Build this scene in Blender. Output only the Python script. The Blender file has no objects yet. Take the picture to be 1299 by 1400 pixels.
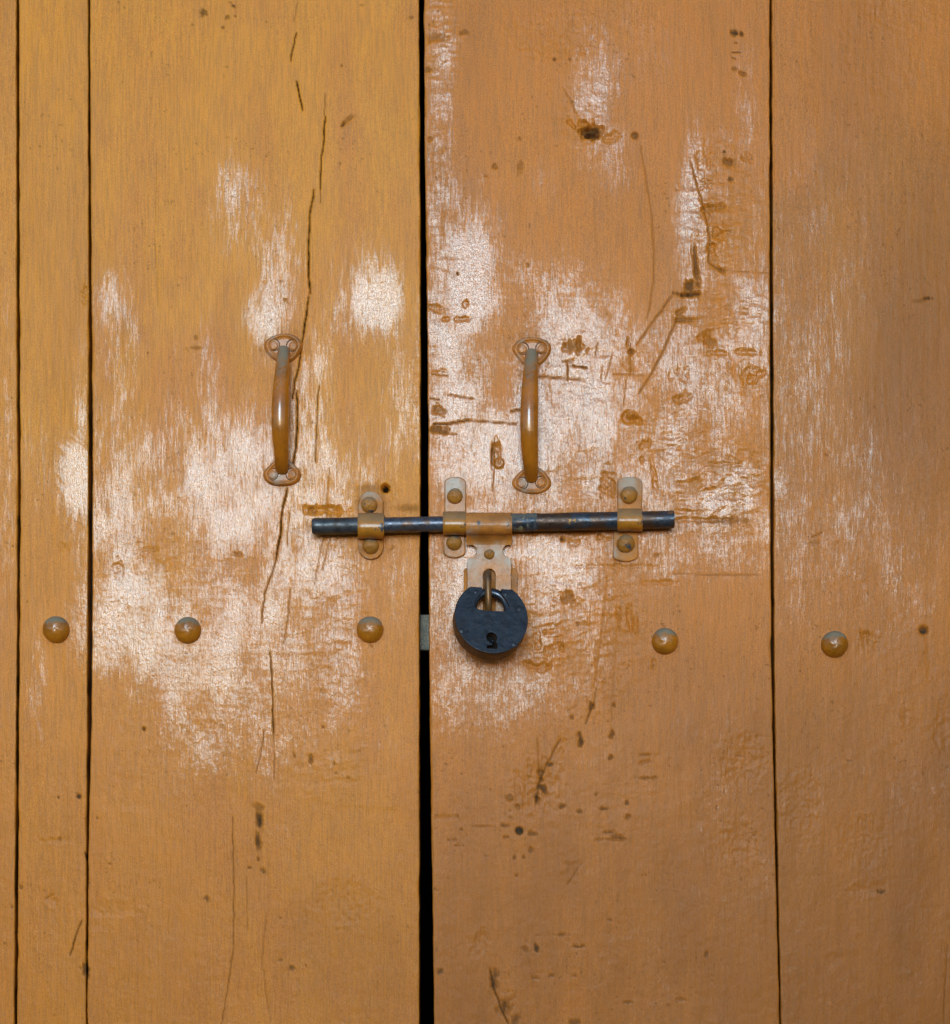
import bpy, bmesh, math
import numpy as np
from mathutils import Vector, Matrix

# ------------------------------------------------------------------ camera, world, sun
S = 0.00065            # metres per photograph pixel on the face of the door
D = 1.4                # camera to door
ZC = 1.15              # height of the middle of the picture on the door
ZCAM = 0.90            # the camera is held below that height (lens shifted up)
sc = bpy.context.scene
col = sc.collection

cam = bpy.data.cameras.new('camera')
cam.sensor_fit = 'HORIZONTAL'; cam.sensor_width = 36
cam.lens = 36 * D / (1299 * S)
cam.shift_y = (ZC - ZCAM) / (1299 * S)
cam.clip_start = 0.05; cam.clip_end = 3000
camo = bpy.data.objects.new('camera', cam); col.objects.link(camo)
camo.location = (0, -D, ZCAM); camo.rotation_euler = (math.pi / 2, 0, 0)
sc.camera = camo

SUN_PX, SUN_PY = 560, 610       # where on the door the sun's soft glare is centred
sdir = Vector(((SUN_PX - 649.5) * S, -D, ZC + (700 - SUN_PY) * S - ZCAM)).normalized()
SUN_EL = math.asin(sdir.z); SUN_AZ = math.atan2(sdir.x, sdir.y)   # clockwise from +Y
world = bpy.data.worlds.new('World'); sc.world = world; world.use_nodes = True
nt = world.node_tree
sky = nt.nodes.new('ShaderNodeTexSky'); sky.sky_type = 'NISHITA'; sky.sun_disc = False
sky.sun_elevation = SUN_EL; sky.sun_rotation = SUN_AZ
sky.dust_density = 1.0; sky.ozone_density = 2.0
nt.links.new(sky.outputs[0], nt.nodes['Background'].inputs[0])
nt.nodes['Background'].inputs[1].default_value = 0.15
sl = bpy.data.lights.new('sun', 'SUN'); sl.energy = 1.3; sl.angle = math.radians(21)
sl.color = (0.41, 0.74, 1.0)
so = bpy.data.objects.new('sun', sl); col.objects.link(so)
so.rotation_euler = (-sdir).to_track_quat('-Z', 'Y').to_euler()
so.location = sdir * 5
vs = sc.view_settings
vs.view_transform = 'Standard'; vs.look = 'None'; vs.gamma = 1; vs.exposure = 0.15

# ------------------------------------------------------------------ helpers
def P(px, py, d=0.0):
    """point seen at photograph pixel (px, py), d metres in front of the door face"""
    k = (D - d) / D
    x0 = (px - 649.5) * S; z0 = ZC + (700 - py) * S
    return Vector((x0 * k, -d, ZCAM + (z0 - ZCAM) * k))

def tag(o, label=None, cat=None, group=None, kind=None):
    if label: o['label'] = label
    if cat: o['category'] = cat
    if group: o['group'] = group
    if kind: o['kind'] = kind
    return o

def empty(name, loc):
    o = bpy.data.objects.new(name, None); col.objects.link(o); o.location = loc
    o.empty_display_size = 0.05
    return o

def place(name, me, m, parent=None, smooth=True):
    """link a mesh given in world coordinates; origin moved to its parent's"""
    o = bpy.data.objects.new(name, me); col.objects.link(o)
    if m is not None:
        me.materials.clear(); me.materials.append(m)
    if smooth:
        me.polygons.foreach_set('use_smooth', np.ones(len(me.polygons), bool))
        try: me.set_sharp_from_angle(angle=math.radians(50))
        except Exception: pass
    if parent is not None:
        w = Vector(parent.location)
        p = parent.parent
        while p is not None:
            w += Vector(p.location); p = p.parent
        me.transform(Matrix.Translation(-w)); o.parent = parent
    return o

def bm_mesh(bm, name):
    bmesh.ops.recalc_face_normals(bm, faces=bm.faces)
    me = bpy.data.meshes.new(name); bm.to_mesh(me); bm.free(); return me

def grid_faces(bm, rows, close_u=False, close_v=False):
    vs_ = [[bm.verts.new(p) for p in r] for r in rows]
    R = len(vs_); Cn = len(vs_[0])
    for i in range(R - (0 if close_u else 1)):
        for j in range(Cn - (0 if close_v else 1)):
            a = vs_[i][j]; b = vs_[i][(j + 1) % Cn]
            c = vs_[(i + 1) % R][(j + 1) % Cn]; d = vs_[(i + 1) % R][j]
            bm.faces.new((a, b, c, d))
    return vs_

def box_mesh(name, lo, hi, bevel=0.0, segs=2):
    bm = bmesh.new(); bmesh.ops.create_cube(bm, size=1)
    for v in bm.verts:
        v.co = Vector([lo[i] + (v.co[i] + .5) * (hi[i] - lo[i]) for i in range(3)])
    if bevel:
        bmesh.ops.bevel(bm, geom=bm.edges[:], offset=bevel, segments=segs, affect='EDGES', profile=.5)
    return bm_mesh(bm, name)

def tube_mesh(name, path, radii, segs=24, flat=1.0, wob=0.0, seed=1, cap=True):
    """round bar along path (Vectors), radii per point"""
    rng = np.random.RandomState(seed)
    bm = bmesh.new(); rows = []
    n = len(path)
    up = None
    ph = rng.rand(4) * 6.28
    for i, p in enumerate(path):
        t = (path[min(i + 1, n - 1)] - path[max(i - 1, 0)]).normalized()
        if up is None:
            up = Vector((0, -1, 0)) if abs(t.y) < .8 else Vector((0, 0, 1))
        a = (up - t * up.dot(t)).normalized(); up = a
        b = t.cross(a).normalized()
        r = []
        for k in range(segs):
            th = 2 * math.pi * k / segs
            w = 1 + wob * (math.sin(3 * th + ph[0] + i * .31) + math.sin(2 * th + ph[1] - i * .17) + .7 * math.sin(5 * th + i * .53 + ph[2])) * .4
            r.append(p + (a * math.cos(th) * flat + b * math.sin(th)) * radii[i] * w)
        rows.append(r)
    vv = grid_faces(bm, rows, close_v=True)
    if cap:
        bm.faces.new(vv[0]); bm.faces.new(list(reversed(vv[-1])))
    return bm_mesh(bm, name)

def smooth_path(pts, n):
    """Catmull-Rom through (Vector, radius) samples"""
    out = []; rad = []
    m = len(pts)
    for i in range(n):
        t = i / (n - 1) * (m - 1); k = min(int(t), m - 2); f = t - k
        q = [pts[max(k - 1, 0)], pts[k], pts[k + 1], pts[min(k + 2, m - 1)]]
        w = [-.5 * f + f * f - .5 * f ** 3, 1 - 2.5 * f * f + 1.5 * f ** 3,
             .5 * f + 2 * f * f - 1.5 * f ** 3, -.5 * f * f + .5 * f ** 3]
        out.append(sum((Vector(a[0]) * b for a, b in zip(q, w)), Vector()))
        rad.append(sum(a[1] * b for a, b in zip(q, w)))
    return out, rad

def dome_mesh(name, px, py, d, r, h, segs=40, seed=0, peak=0.0, lip=0.0, wob=0.02, pw=.9):
    """hammered rivet head facing the viewer; r, h in metres"""
    rng = np.random.RandomState(seed); ph = rng.rand(6) * 6.28
    c = P(px, py, d); bm = bmesh.new(); rows = []
    prof = []
    if lip: prof += [(1 + lip, -.1), (1 + lip, .05)]
    else: prof += [(1.0, -.15)]
    nr = 14
    for i in range(nr):
        a = i / (nr - 1) * math.pi / 2
        prof.append((math.cos(a * .97), math.sin(a) ** pw))
    for (rr, hh) in prof:
        row = []
        for k in range(segs):
            th = 2 * math.pi * k / segs
            w = 1 + wob * (math.sin(2 * th + ph[0]) + math.sin(3 * th + ph[1]) + .6 * math.sin(7 * th + ph[2]))
            e = peak * math.exp(-(rr / .3) ** 2) * (1 + .5 * math.sin(3 * th + ph[3]))
            dent = 1 + .03 * math.sin(4 * th + ph[4] + rr * 6) * (1 - abs(2 * rr - 1))
            row.append(c + Vector((math.cos(th) * rr * r * w, -(hh * h * dent + e * h), math.sin(th) * rr * r * w)))
        rows.append(row)
    vv = grid_faces(bm, rows, close_v=True)
    bm.faces.new(vv[-1])
    return bm_mesh(bm, name)

def plate_mesh(name, outline, holes, d0, d1, bevel=0.0004, res=2):
    """flat plate in the door's plane from pixel outlines, between depths d0 (back) and d1 (front)"""
    cu = bpy.data.curves.new(name, 'CURVE'); cu.dimensions = '2D'; cu.fill_mode = 'BOTH'
    mid = (d0 + d1) / 2; c0 = P(*outline[0], mid)
    for loop in [outline] + holes:
        sp = cu.splines.new('POLY'); sp.points.add(len(loop) - 1)
        for q, (x, y) in zip(sp.points, loop):
            w = P(x, y, mid) - c0; q.co = (w.x, w.z, 0, 1)
        sp.use_cyclic_u = True
    cu.extrude = (d1 - d0) / 2 - bevel; cu.bevel_depth = bevel; cu.bevel_resolution = res
    cu.offset = -bevel
    ob = bpy.data.objects.new(name, cu); col.objects.link(ob)
    dg = bpy.context.evaluated_depsgraph_get()
    me = bpy.data.meshes.new_from_object(ob.evaluated_get(dg))
    bpy.data.objects.remove(ob); bpy.data.curves.remove(cu)
    me.transform(Matrix.Translation(c0) @ Matrix.Rotation(math.pi / 2, 4, 'X'))
    return me

def arc(cx, cy, rx, ry, a0, a1, n):
    return [(cx + rx * math.cos(math.radians(a0 + (a1 - a0) * i / (n - 1))),
             cy - ry * math.sin(math.radians(a0 + (a1 - a0) * i / (n - 1)))) for i in range(n)]

def strap_mesh(name, path, cx, hw, th=0.0022, cols=13, edge=0.0006):
    """bent metal strap. path: [(py, d)], cx(py), hw(i, n) half width in px per row; thickness th"""
    n = len(path); bm = bmesh.new(); front = []; back = []
    for i, (py, d) in enumerate(path):
        a = P(0, path[max(i - 1, 0)][0], path[max(i - 1, 0)][1]); b = P(0, path[min(i + 1, n - 1)][0], path[min(i + 1, n - 1)][1])
        t = (b - a); t.x = 0; t.normalize()
        nrm = Vector((0, t.z, -t.y))
        if nrm.y > 0 and abs(nrm.y) > .3: nrm = -nrm
        fr = []; bk = []
        for j in range(cols):
            v = -1 + 2 * j / (cols - 1)
            v = math.copysign(abs(v) ** .75, v)
            p = P(cx(py) + v * hw(i, n), py, d)
            e = edge * max(0, (abs(v) - .8) / .2) ** 2
            fr.append(p - nrm * e); bk.append(p - nrm * th)
        front.append(fr); back.append(bk)
    f = grid_faces(bm, front); b_ = grid_faces(bm, back)
    for i in range(n - 1):
        for j in (0, cols - 1):
            bm.faces.new((f[i][j], f[i + 1][j], b_[i + 1][j], b_[i][j]))
    for i in (0, n - 1):
        for j in range(cols - 1):
            bm.faces.new((f[i][j], f[i][j + 1], b_[i][j + 1], b_[i][j]))
    return bm_mesh(bm, name)

# ------------------------------------------------------------------ materials
class NB:
    def __init__(s, name):
        s.m = bpy.data.materials.new(name); s.m.use_nodes = True
        s.t = s.m.node_tree; s.b = s.t.nodes['Principled BSDF']
    def n(s, typ, **kw):
        x = s.t.nodes.new(typ)
        for k, v in kw.items(): setattr(x, k, v)
        return x
    def put(s, sock, v):
        if hasattr(v, 'is_output') or isinstance(v, bpy.types.NodeSocket): s.t.links.new(v, sock)
        elif isinstance(v, tuple) and len(v) == 3 and sock.type == 'RGBA': sock.default_value = (*v, 1)
        else: sock.default_value = v
    def mix(s, f, a, b, mode='MIX'):
        x = s.n('ShaderNodeMix', data_type='RGBA', blend_type=mode)
        s.put(x.inputs[0], f); s.put(x.inputs[6], a); s.put(x.inputs[7], b); return x.outputs[2]
    def math(s, op, a, b=0.0, clamp=False):
        x = s.n('ShaderNodeMath', operation=op, use_clamp=clamp)
        s.put(x.inputs[0], a); s.put(x.inputs[1], b); return x.outputs[0]
    def ramp(s, f, lo, hi, a=0.0, b=1.0):
        x = s.n('ShaderNodeMapRange', interpolation_type='SMOOTHSTEP')
        s.put(x.inputs[0], f); s.put(x.inputs[1], lo); s.put(x.inputs[2], hi)
        s.put(x.inputs[3], a); s.put(x.inputs[4], b); return x.outputs[0]
    def noise(s, scale, vec=(1, 1, 1), detail=3, rough=.55, off=0.0):
        g = s.n('ShaderNodeTexCoord')
        mp = s.n('ShaderNodeMapping'); mp.inputs['Scale'].default_value = vec
        mp.inputs['Location'].default_value = (off, off * .7, off * 1.3)
        s.t.links.new(g.outputs['Object'], mp.inputs[0])
        x = s.n('ShaderNodeTexNoise'); x.inputs['Scale'].default_value = scale
        x.inputs['Detail'].default_value = detail; x.inputs['Roughness'].default_value = rough
        s.t.links.new(mp.outputs[0], x.inputs[0]); return x.outputs[0]
    def bump(s, h, dist, strength=1.0, prev=None):
        x = s.n('ShaderNodeBump'); s.put(x.inputs['Strength'], strength)
        x.inputs['Distance'].default_value = dist; s.put(x.inputs['Height'], h)
        if prev is not None: s.put(x.inputs['Normal'], prev)
        return x.outputs[0]
    def out(s, base, rough, metal=0.0, spec=.5, normal=None, coat=None, coat_rough=.15, coat_ior=1.5):
        b = s.b
        s.put(b.inputs['Base Color'], base); s.put(b.inputs['Roughness'], rough)
        s.put(b.inputs['Metallic'], metal); s.put(b.inputs['Specular IOR Level'], spec)
        if normal is not None: s.put(b.inputs['Normal'], normal)
        if coat is not None:
            s.put(b.inputs['Coat Weight'], coat); b.inputs['Coat IOR'].default_value = coat_ior; s.put(b.inputs['Coat Roughness'], coat_rough)
            if normal is not None: s.put(b.inputs['Coat Normal'], normal)
        return s.m

def plank_material(name, tint_a, tint_b, off):
    s = NB(name)
    a = s.n('ShaderNodeVertexColor', layer_name='wear'); b = s.n('ShaderNodeVertexColor', layer_name='marks')
    sa = s.n('ShaderNodeSeparateColor'); sb = s.n('ShaderNodeSeparateColor')
    s.t.links.new(a.outputs[0], sa.inputs[0]); s.t.links.new(b.outputs[0], sb.inputs[0])
    gloss, dirt, ochre = sa.outputs; crack, red, brown_falloff = sb.outputs
    fv = s.noise(520, (1.5, 1, .16), 3, .7, off + 21); fh = s.noise(520, (.2, 1, 1.5), 3, .7, off + 23); fi = s.noise(620, (1, 1, 1), 2, .7, off + 25)
    ff = s.math('ADD', s.math('MULTIPLY', fv, .6), s.math('ADD', s.math('MULTIPLY', fh, .15), s.math('MULTIPLY', fi, .25)))
    br = s.ramp(s.math('ADD', s.math('MULTIPLY', s.math('SUBTRACT', ff, .5), 4.6), gloss), .10, .85)
    gloss0 = gloss
    gloss = s.math('MULTIPLY', s.math('ADD', .12, s.math('MULTIPLY', br, .95)), gloss)
    streak = s.noise(60, (11, 1, .6), 5, .72, off)
    blot = s.noise(9, (1.6, 1, .5), 6, .68, off + 3)
    c = s.mix(s.ramp(blot, .38, .62), tint_a, tint_b)
    c = s.mix(s.ramp(red, 0, 1, 0, .6), c, (.63, .200, .020))
    c = s.mix(s.math('MULTIPLY', s.ramp(streak, .42, .62), .34), c, (.27, .12, .030))
    fine = s.noise(1100, (1.3, 1, .8), 2, .7, off + 5)
    c = s.mix(.42, c, s.mix(s.ramp(fine, .3, .7), (.25, .22, .2), (.80, .80, .8)), 'OVERLAY')
    c = s.mix(s.math('MULTIPLY', ochre, .45), c, (.32, .140, .018))
    c = s.mix(s.math('MULTIPLY', brown_falloff, .85), c, (.215, .070, .009))  # falloff of the light put into the paint colour
    c = s.mix(dirt, c, (.050, .040, .028))
    c = s.mix(crack, c, (.010, .007, .004))
    rough = s.math('ADD', s.math('MULTIPLY', gloss, -.22), .46)
    rough = s.math('ADD', rough, s.math('MULTIPLY', dirt, .3))
    clean = s.math('SUBTRACT', 1.0, s.math('MAXIMUM', dirt, crack), True)
    spec = s.math('MULTIPLY', s.math('ADD', s.math('MULTIPLY', gloss, .72), .29), clean)
    n1 = s.bump(s.noise(420, (2.2, 1, .30), 3, .65, off + 9), .0005, s.math('ADD', .35, s.math('MULTIPLY', gloss0, .5)))
    n2 = s.bump(s.noise(380, (1, 1, 1), 3, .65, off + 11), .0006, s.math('ADD', .26, s.math('MULTIPLY', gloss0, .5)), n1)
    return s.out(c, rough, 0, spec, n2, s.math('MULTIPLY', s.math('MULTIPLY', gloss, clean), 1.0), .20, 1.56)

def hardware_paint(name, base, rough=.28, dust=.9, steel=0.0, spec=.5, coat=.4, grain=1.0, pale=0.0):
    """brown gloss paint brushed over iron, dust lying on faces that look up, steel where rubbed off"""
    s = NB(name)
    dk = tuple(x * .62 for x in base)
    c = s.mix(s.ramp(s.noise(70, detail=4), .35, .7), base, dk)
    if pale: c = s.mix(s.ramp(s.noise(45, detail=3, off=4), .5 - pale * .35, .75 - pale * .3), c, (.42, .33, .25))
    g = s.n('ShaderNodeNewGeometry'); sx = s.n('ShaderNodeSeparateXYZ')
    s.t.links.new(g.outputs['Normal'], sx.inputs[0])
    up = s.math('ADD', sx.outputs[2], s.math('MULTIPLY', s.math('SUBTRACT', s.noise(260, detail=4), .5), .55))
    df = s.math('MULTIPLY', s.ramp(up, .20, .55), dust)
    r = rough
    if steel:
        sf = s.ramp(s.noise(85, detail=5, rough=.65, off=7), .62 - .22 * steel, .66 - .18 * steel)
        c = s.mix(sf, c, (.045, .055, .07))
    c = s.mix(df, c, (.20, .185, .135))
    gn = s.ramp(s.noise(55, (1, 1, 1), 5, .65, 13), .38, .66)
    r = s.math('ADD', s.math('ADD', s.math('MULTIPLY', df, .4), rough), s.math('MULTIPLY', gn, .22 * min(grain, 1.5) / 1.5))
    coat = coat * .8
    n = s.bump(s.noise(500, detail=3), .00012 * grain, .6)
    n = s.bump(s.noise(120, detail=2, off=2), .0005 * grain, .5, n)
    return s.out(c, r, 0, spec, n, s.math('MULTIPLY', s.math('SUBTRACT', 1.0, df), coat), .12)

def steel_mat(name, base, rust, rough=.32, metal=.55, amount=.3, paint=None, paint_amt=.0, grain=1.0):
    s = NB(name)
    c = s.mix(s.ramp(s.noise(140, detail=5, rough=.7), .45, .7), base, tuple(x * .45 for x in base))
    c = s.mix(s.math('MULTIPLY', s.ramp(s.noise(60, detail=5, off=5), .62 - amount * .4, .72 - amount * .3), .8), c, rust)
    if paint: c = s.mix(s.ramp(s.noise(95, detail=5, rough=.7, off=8), .66 - paint_amt * .4, .68 - paint_amt * .38), c, paint)
    r = s.ramp(s.noise(200, detail=4, off=6), .3, .7, rough - .06, rough + .18)
    n = s.bump(s.noise(420, detail=4), .0002 * grain, .7)
    n = s.bump(s.noise(90, (.6, 1, 1), detail=2, off=2), .0006 * grain, .5, n)
    return s.out(c, r, metal, .5, n)

def flat_mat(name, base, rough=.8, scale=8, var=.35):
    s = NB(name)
    c = s.mix(s.ramp(s.noise(scale, detail=6), .3, .7), base, tuple(x * (1 - var) for x in base))
    n = s.bump(s.noise(scale * 12, detail=4), .002, .5)
    return s.out(c, rough, 0, .3, n)

# ------------------------------------------------------------------ numpy relief
def vnoise(x, y, seed):
    rng = np.random.RandomState(seed); T = rng.rand(256, 256).astype(np.float32)
    xi = np.floor(x).astype(np.int64); yi = np.floor(y).astype(np.int64)
    fx = (x - xi).astype(np.float32); fy = (y - yi).astype(np.float32)
    fx = fx * fx * (3 - 2 * fx); fy = fy * fy * (3 - 2 * fy)
    a = T[yi & 255, xi & 255]; b = T[yi & 255, (xi + 1) & 255]
    c = T[(yi + 1) & 255, xi & 255]; d = T[(yi + 1) & 255, (xi + 1) & 255]
    return (a * (1 - fx) + b * fx) * (1 - fy) + (c * (1 - fx) + d * fx) * fy

def fbm(x, y, sx, sy, seed, octv=4, gain=.55):
    o = 0; amp = 1; tot = 0
    for k in range(octv):
        o = o + amp * vnoise(x / sx * 2 ** k + 17.3 * k, y / sy * 2 ** k + 9.1 * k, seed + k)
        tot += amp; amp *= gain
    return o / tot

def sstep(lo, hi, x):
    t = np.clip((x - lo) / (hi - lo), 0, 1); return t * t * (3 - 2 * t)

# soft-edged patches of still-glossy paint: (x, y, rx, ry, strength, grain) grain: v vertical, h horizontal, i even
GLOSS = [
 (325,285,44,85,.72,'v'),(330,280,22,40,.25,'v'),(385,350,40,100,.52,'v'),(512,402,38,70,.95,'v'),(512,400,22,45,.4,'v'),(470,400,32,80,.5,'v'),
 (148,408,24,48,.72,'v'),(180,430,22,120,.45,'v'),(150,520,30,110,.45,'v'),(365,438,38,58,.72,'v'),(283,525,22,110,.60,'v'),
 (425,525,40,90,.62,'v'),(540,560,24,120,.42,'v'),(330,650,150,100,.80,'v'),(300,700,130,90,.50,'i'),(160,700,50,160,.66,'v'),
 (175,840,80,80,.85,'i'),(290,830,150,80,.58,'h'),(300,905,170,90,.62,'h'),(310,1010,120,80,.66,'i'),(430,1040,70,70,.30,'i'),
 (465,900,55,150,.56,'i'),(420,780,80,100,.66,'i'),(490,640,60,100,.42,'v'),(540,800,40,100,.35,'i'),(450,690,50,60,.5,'i'),
 (180,950,90,100,.35,'v'),(520,1010,50,70,.3,'v'),(225,600,40,100,.35,'v'),(505,250,60,120,.12,'v'),
 (100,655,26,70,.85,'a'),(112,560,14,110,.62,'v'),(105,750,18,60,.5,'v'),(52,930,20,110,.5,'v'),(48,640,25,90,.42,'v'),(60,150,20,80,.15,'v'),
 (10,660,16,260,.42,'v'),(10,420,10,90,.3,'v'),
 (640,345,60,120,.80,'v'),(650,350,42,90,.42,'v'),(600,215,26,240,.58,'v'),(600,60,26,90,.62,'h'),(815,105,48,100,.62,'v'),(880,60,60,90,.4,'v'),(1020,120,22,120,.4,'v'),
 (828,215,45,60,.66,'v'),(800,150,30,30,.5,'v'),(745,265,30,70,.34,'v'),(610,430,50,100,.60,'v'),(620,540,70,120,.60,'h'),(650,610,90,70,.72,'h'),
 (760,480,90,60,.60,'i'),(790,440,80,60,.55,'v'),(770,385,100,60,.50,'h'),(840,470,60,70,.55,'v'),(790,550,100,70,.75,'i'),(745,640,110,80,.66,'i'),
 (948,290,30,120,.85,'v'),(952,330,20,60,.4,'v'),(1000,300,60,170,.42,'v'),(1025,420,40,160,.45,'v'),(960,460,110,80,.42,'h'),(940,530,130,80,.55,'i'),
 (900,620,130,90,.58,'i'),(970,670,110,60,.72,'h'),(1000,740,80,60,.45,'h'),(840,760,160,70,.54,'i'),(640,790,70,90,.72,'i'),
 (630,880,60,140,.66,'i'),(760,830,90,100,.64,'i'),(680,960,110,70,.5,'i'),(770,920,90,60,.42,'i'),(860,850,90,60,.25,'h'),(640,720,60,60,.6,'i'),
 (720,755,30,22,.7,'i'),(770,780,60,50,.4,'i'),
 (1110,560,90,320,.36,'v'),(1140,700,120,160,.40,'v'),(1150,300,110,300,.24,'v'),(1120,440,60,200,.18,'v'),(1250,700,90,180,.25,'i'),
 (1080,400,26,380,.28,'v'),(1200,820,120,90,.34,'i'),(1240,950,100,120,.22,'i'),(1030,860,60,60,.18,'h'),
]
# cracks: (points, width px, depth mm, darkness)
CRACKS = [
 ([(408,0),(402,28)],.9,.3,.4),([(405,45),(403,60),(399,71),(397,84)],1.7,1.2,1),([(406,111),(409,130),(414,151)],1.9,1.4,1),
 ([(445,128),(443,158)],.9,.3,.6),([(445,160),(443,190),(440,215),(438,258)],1.7,1.3,1),([(438,258),(438,278)],.9,.3,.5),
 ([(430,259),(424,290),(422,322),(422,360),(424,402)],2.0,1.6,1),([(423,404),(418,436),(414,466)],1.8,1.4,1),([(414,466),(409,500),(403,522),(400,545)],1.8,1.3,1),
 ([(406,534),(407,580),(404,612),(400,640)],1.9,1.3,.9),([(393,667),(386,700),(383,732),(377,766)],2.0,1.5,1),([(377,766),(370,790),(362,812),(358,852)],1.3,.7,.7),
 ([(436,528),(433,562),(432,632)],1.1,.6,.75),([(369,892),(372,932),(373,970),(374,1003)],1.3,.7,.85),([(374,1003),(375,1066)],.8,.25,.4),
 ([(361,1000),(356,1034),(350,1056)],1.0,.4,.5),([(318,1117),(320,1223),(319,1300),(307,1378),(304,1400)],1.0,.4,.55),([(337,1200),(338,1270)],.8,.3,.3),
 ([(365,1250),(358,1310),(366,1380)],.8,.3,.3),([(214,210),(212,330),(216,420)],.8,.25,.25),
 ([(396,700),(392,745)],1.0,.4,.4),([(450,640),(446,720),(436,765),(430,800)],1.0,.4,.3),([(397,805),(394,840),(388,880)],1.1,.4,.4),
 ([(440,780),(452,735)],1.0,.35,.35),([(112,1258),(103,1282),(96,1307)],1.7,.6,.7),([(117,1165),(121,1190)],1.6,.8,.8),
 ([(876,200),(882,236),(891,292),(894,340),(894,382),(889,420),(884,437)],1.2,.5,.35),
 ([(918,404),(905,425),(893,440),(880,458),(870,472)],1.7,.8,.5),([(926,438),(914,462),(905,482),(890,512),(873,538)],1.8,.8,.5),
 ([(945,222),(950,245),(958,270),(966,300),(970,330),(969,360),(986,370)],2.0,.9,.4),([(955,272),(974,300)],1.3,.6,.3),
 ([(862,470),(862,512)],1.4,.5,.35),([(837,512),(880,513)],1.5,.5,.35),([(856,520),(852,555)],1.2,.4,.35),
 ([(838,482),(828,520)],1.1,.35,.3),([(818,468),(814,488)],1.2,.4,.4),([(824,500),(822,520)],1.0,.4,.3),
 ([(776,496),(776,520)],2.0,.8,.55),([(736,515),(760,517),(800,520)],1.3,.6,.5),([(782,500),(802,503)],2.4,.8,.7),([(768,495),(784,493)],1.6,.6,.5),
 ([(614,539),(630,543),(650,546)],1.3,.6,.5),([(698,563),(712,560)],1.8,.8,.7),([(594,580),(612,580),(640,575)],1.9,1.0,.8),([(640,575),(690,579),(706,580)],1.2,.6,.6),
 ([(600,592),(625,594)],1.3,.4,.4),([(676,603),(676,640),(673,670)],1.1,.5,.5),([(588,545),(602,547)],1.6,.6,.6),([(590,512),(612,514)],1.5,.6,.4),
 ([(812,960),(806,975),(800,990)],1.6,.6,.6),([(815,940),(812,960)],1.1,.4,.4),([(790,965),(776,972)],1.1,.4,.3),([(838,930),(836,1000)],.9,.3,.2),
 ([(735,1010),(737,1050),(740,1080)],1.2,.5,.3),([(767,1010),(745,1050),(736,1075),(733,1100)],1.6,.9,.5),([(795,1180),(775,1210)],1.3,.4,.35),
 ([(670,1325),(675,1350),(684,1375),(695,1400)],2.5,.8,.55),([(1210,682),(1272,668)],1.1,-.25,0),([(920,785),(980,787),(1040,786)],.9,.3,.3),
 ([(1000,73),(1012,73)],1.4,.5,.7),([(1000,80),(1007,81)],1.5,.5,.6),([(885,285),(900,350)],.8,.2,.1),([(990,370),(1050,374)],.8,.3,.25),
 ([(532,753),(539,748)],1.3,.5,.5),([(760,60),(785,25)],1.0,.3,.1),([(770,120),(782,140),(790,160)],1.2,.5,.2),([(1295,1290),(1290,1400)],1.0,.3,.3),
 ([(830,790),(824,850),(818,900),(812,940)],2.2,.5,.15),([(838,930),(848,830)],1.6,.4,.1),([(720,1300),(735,1380)],.8,.2,.1),
 ([(590,1130),(592,1180)],1.0,.4,.2),([(60,1230),(74,1222)],1.2,.3,.2),([(1110,735),(1125,728)],1.3,.5,.4),([(1105,742),(1122,742)],1.3,.4,.4),
]
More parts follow.
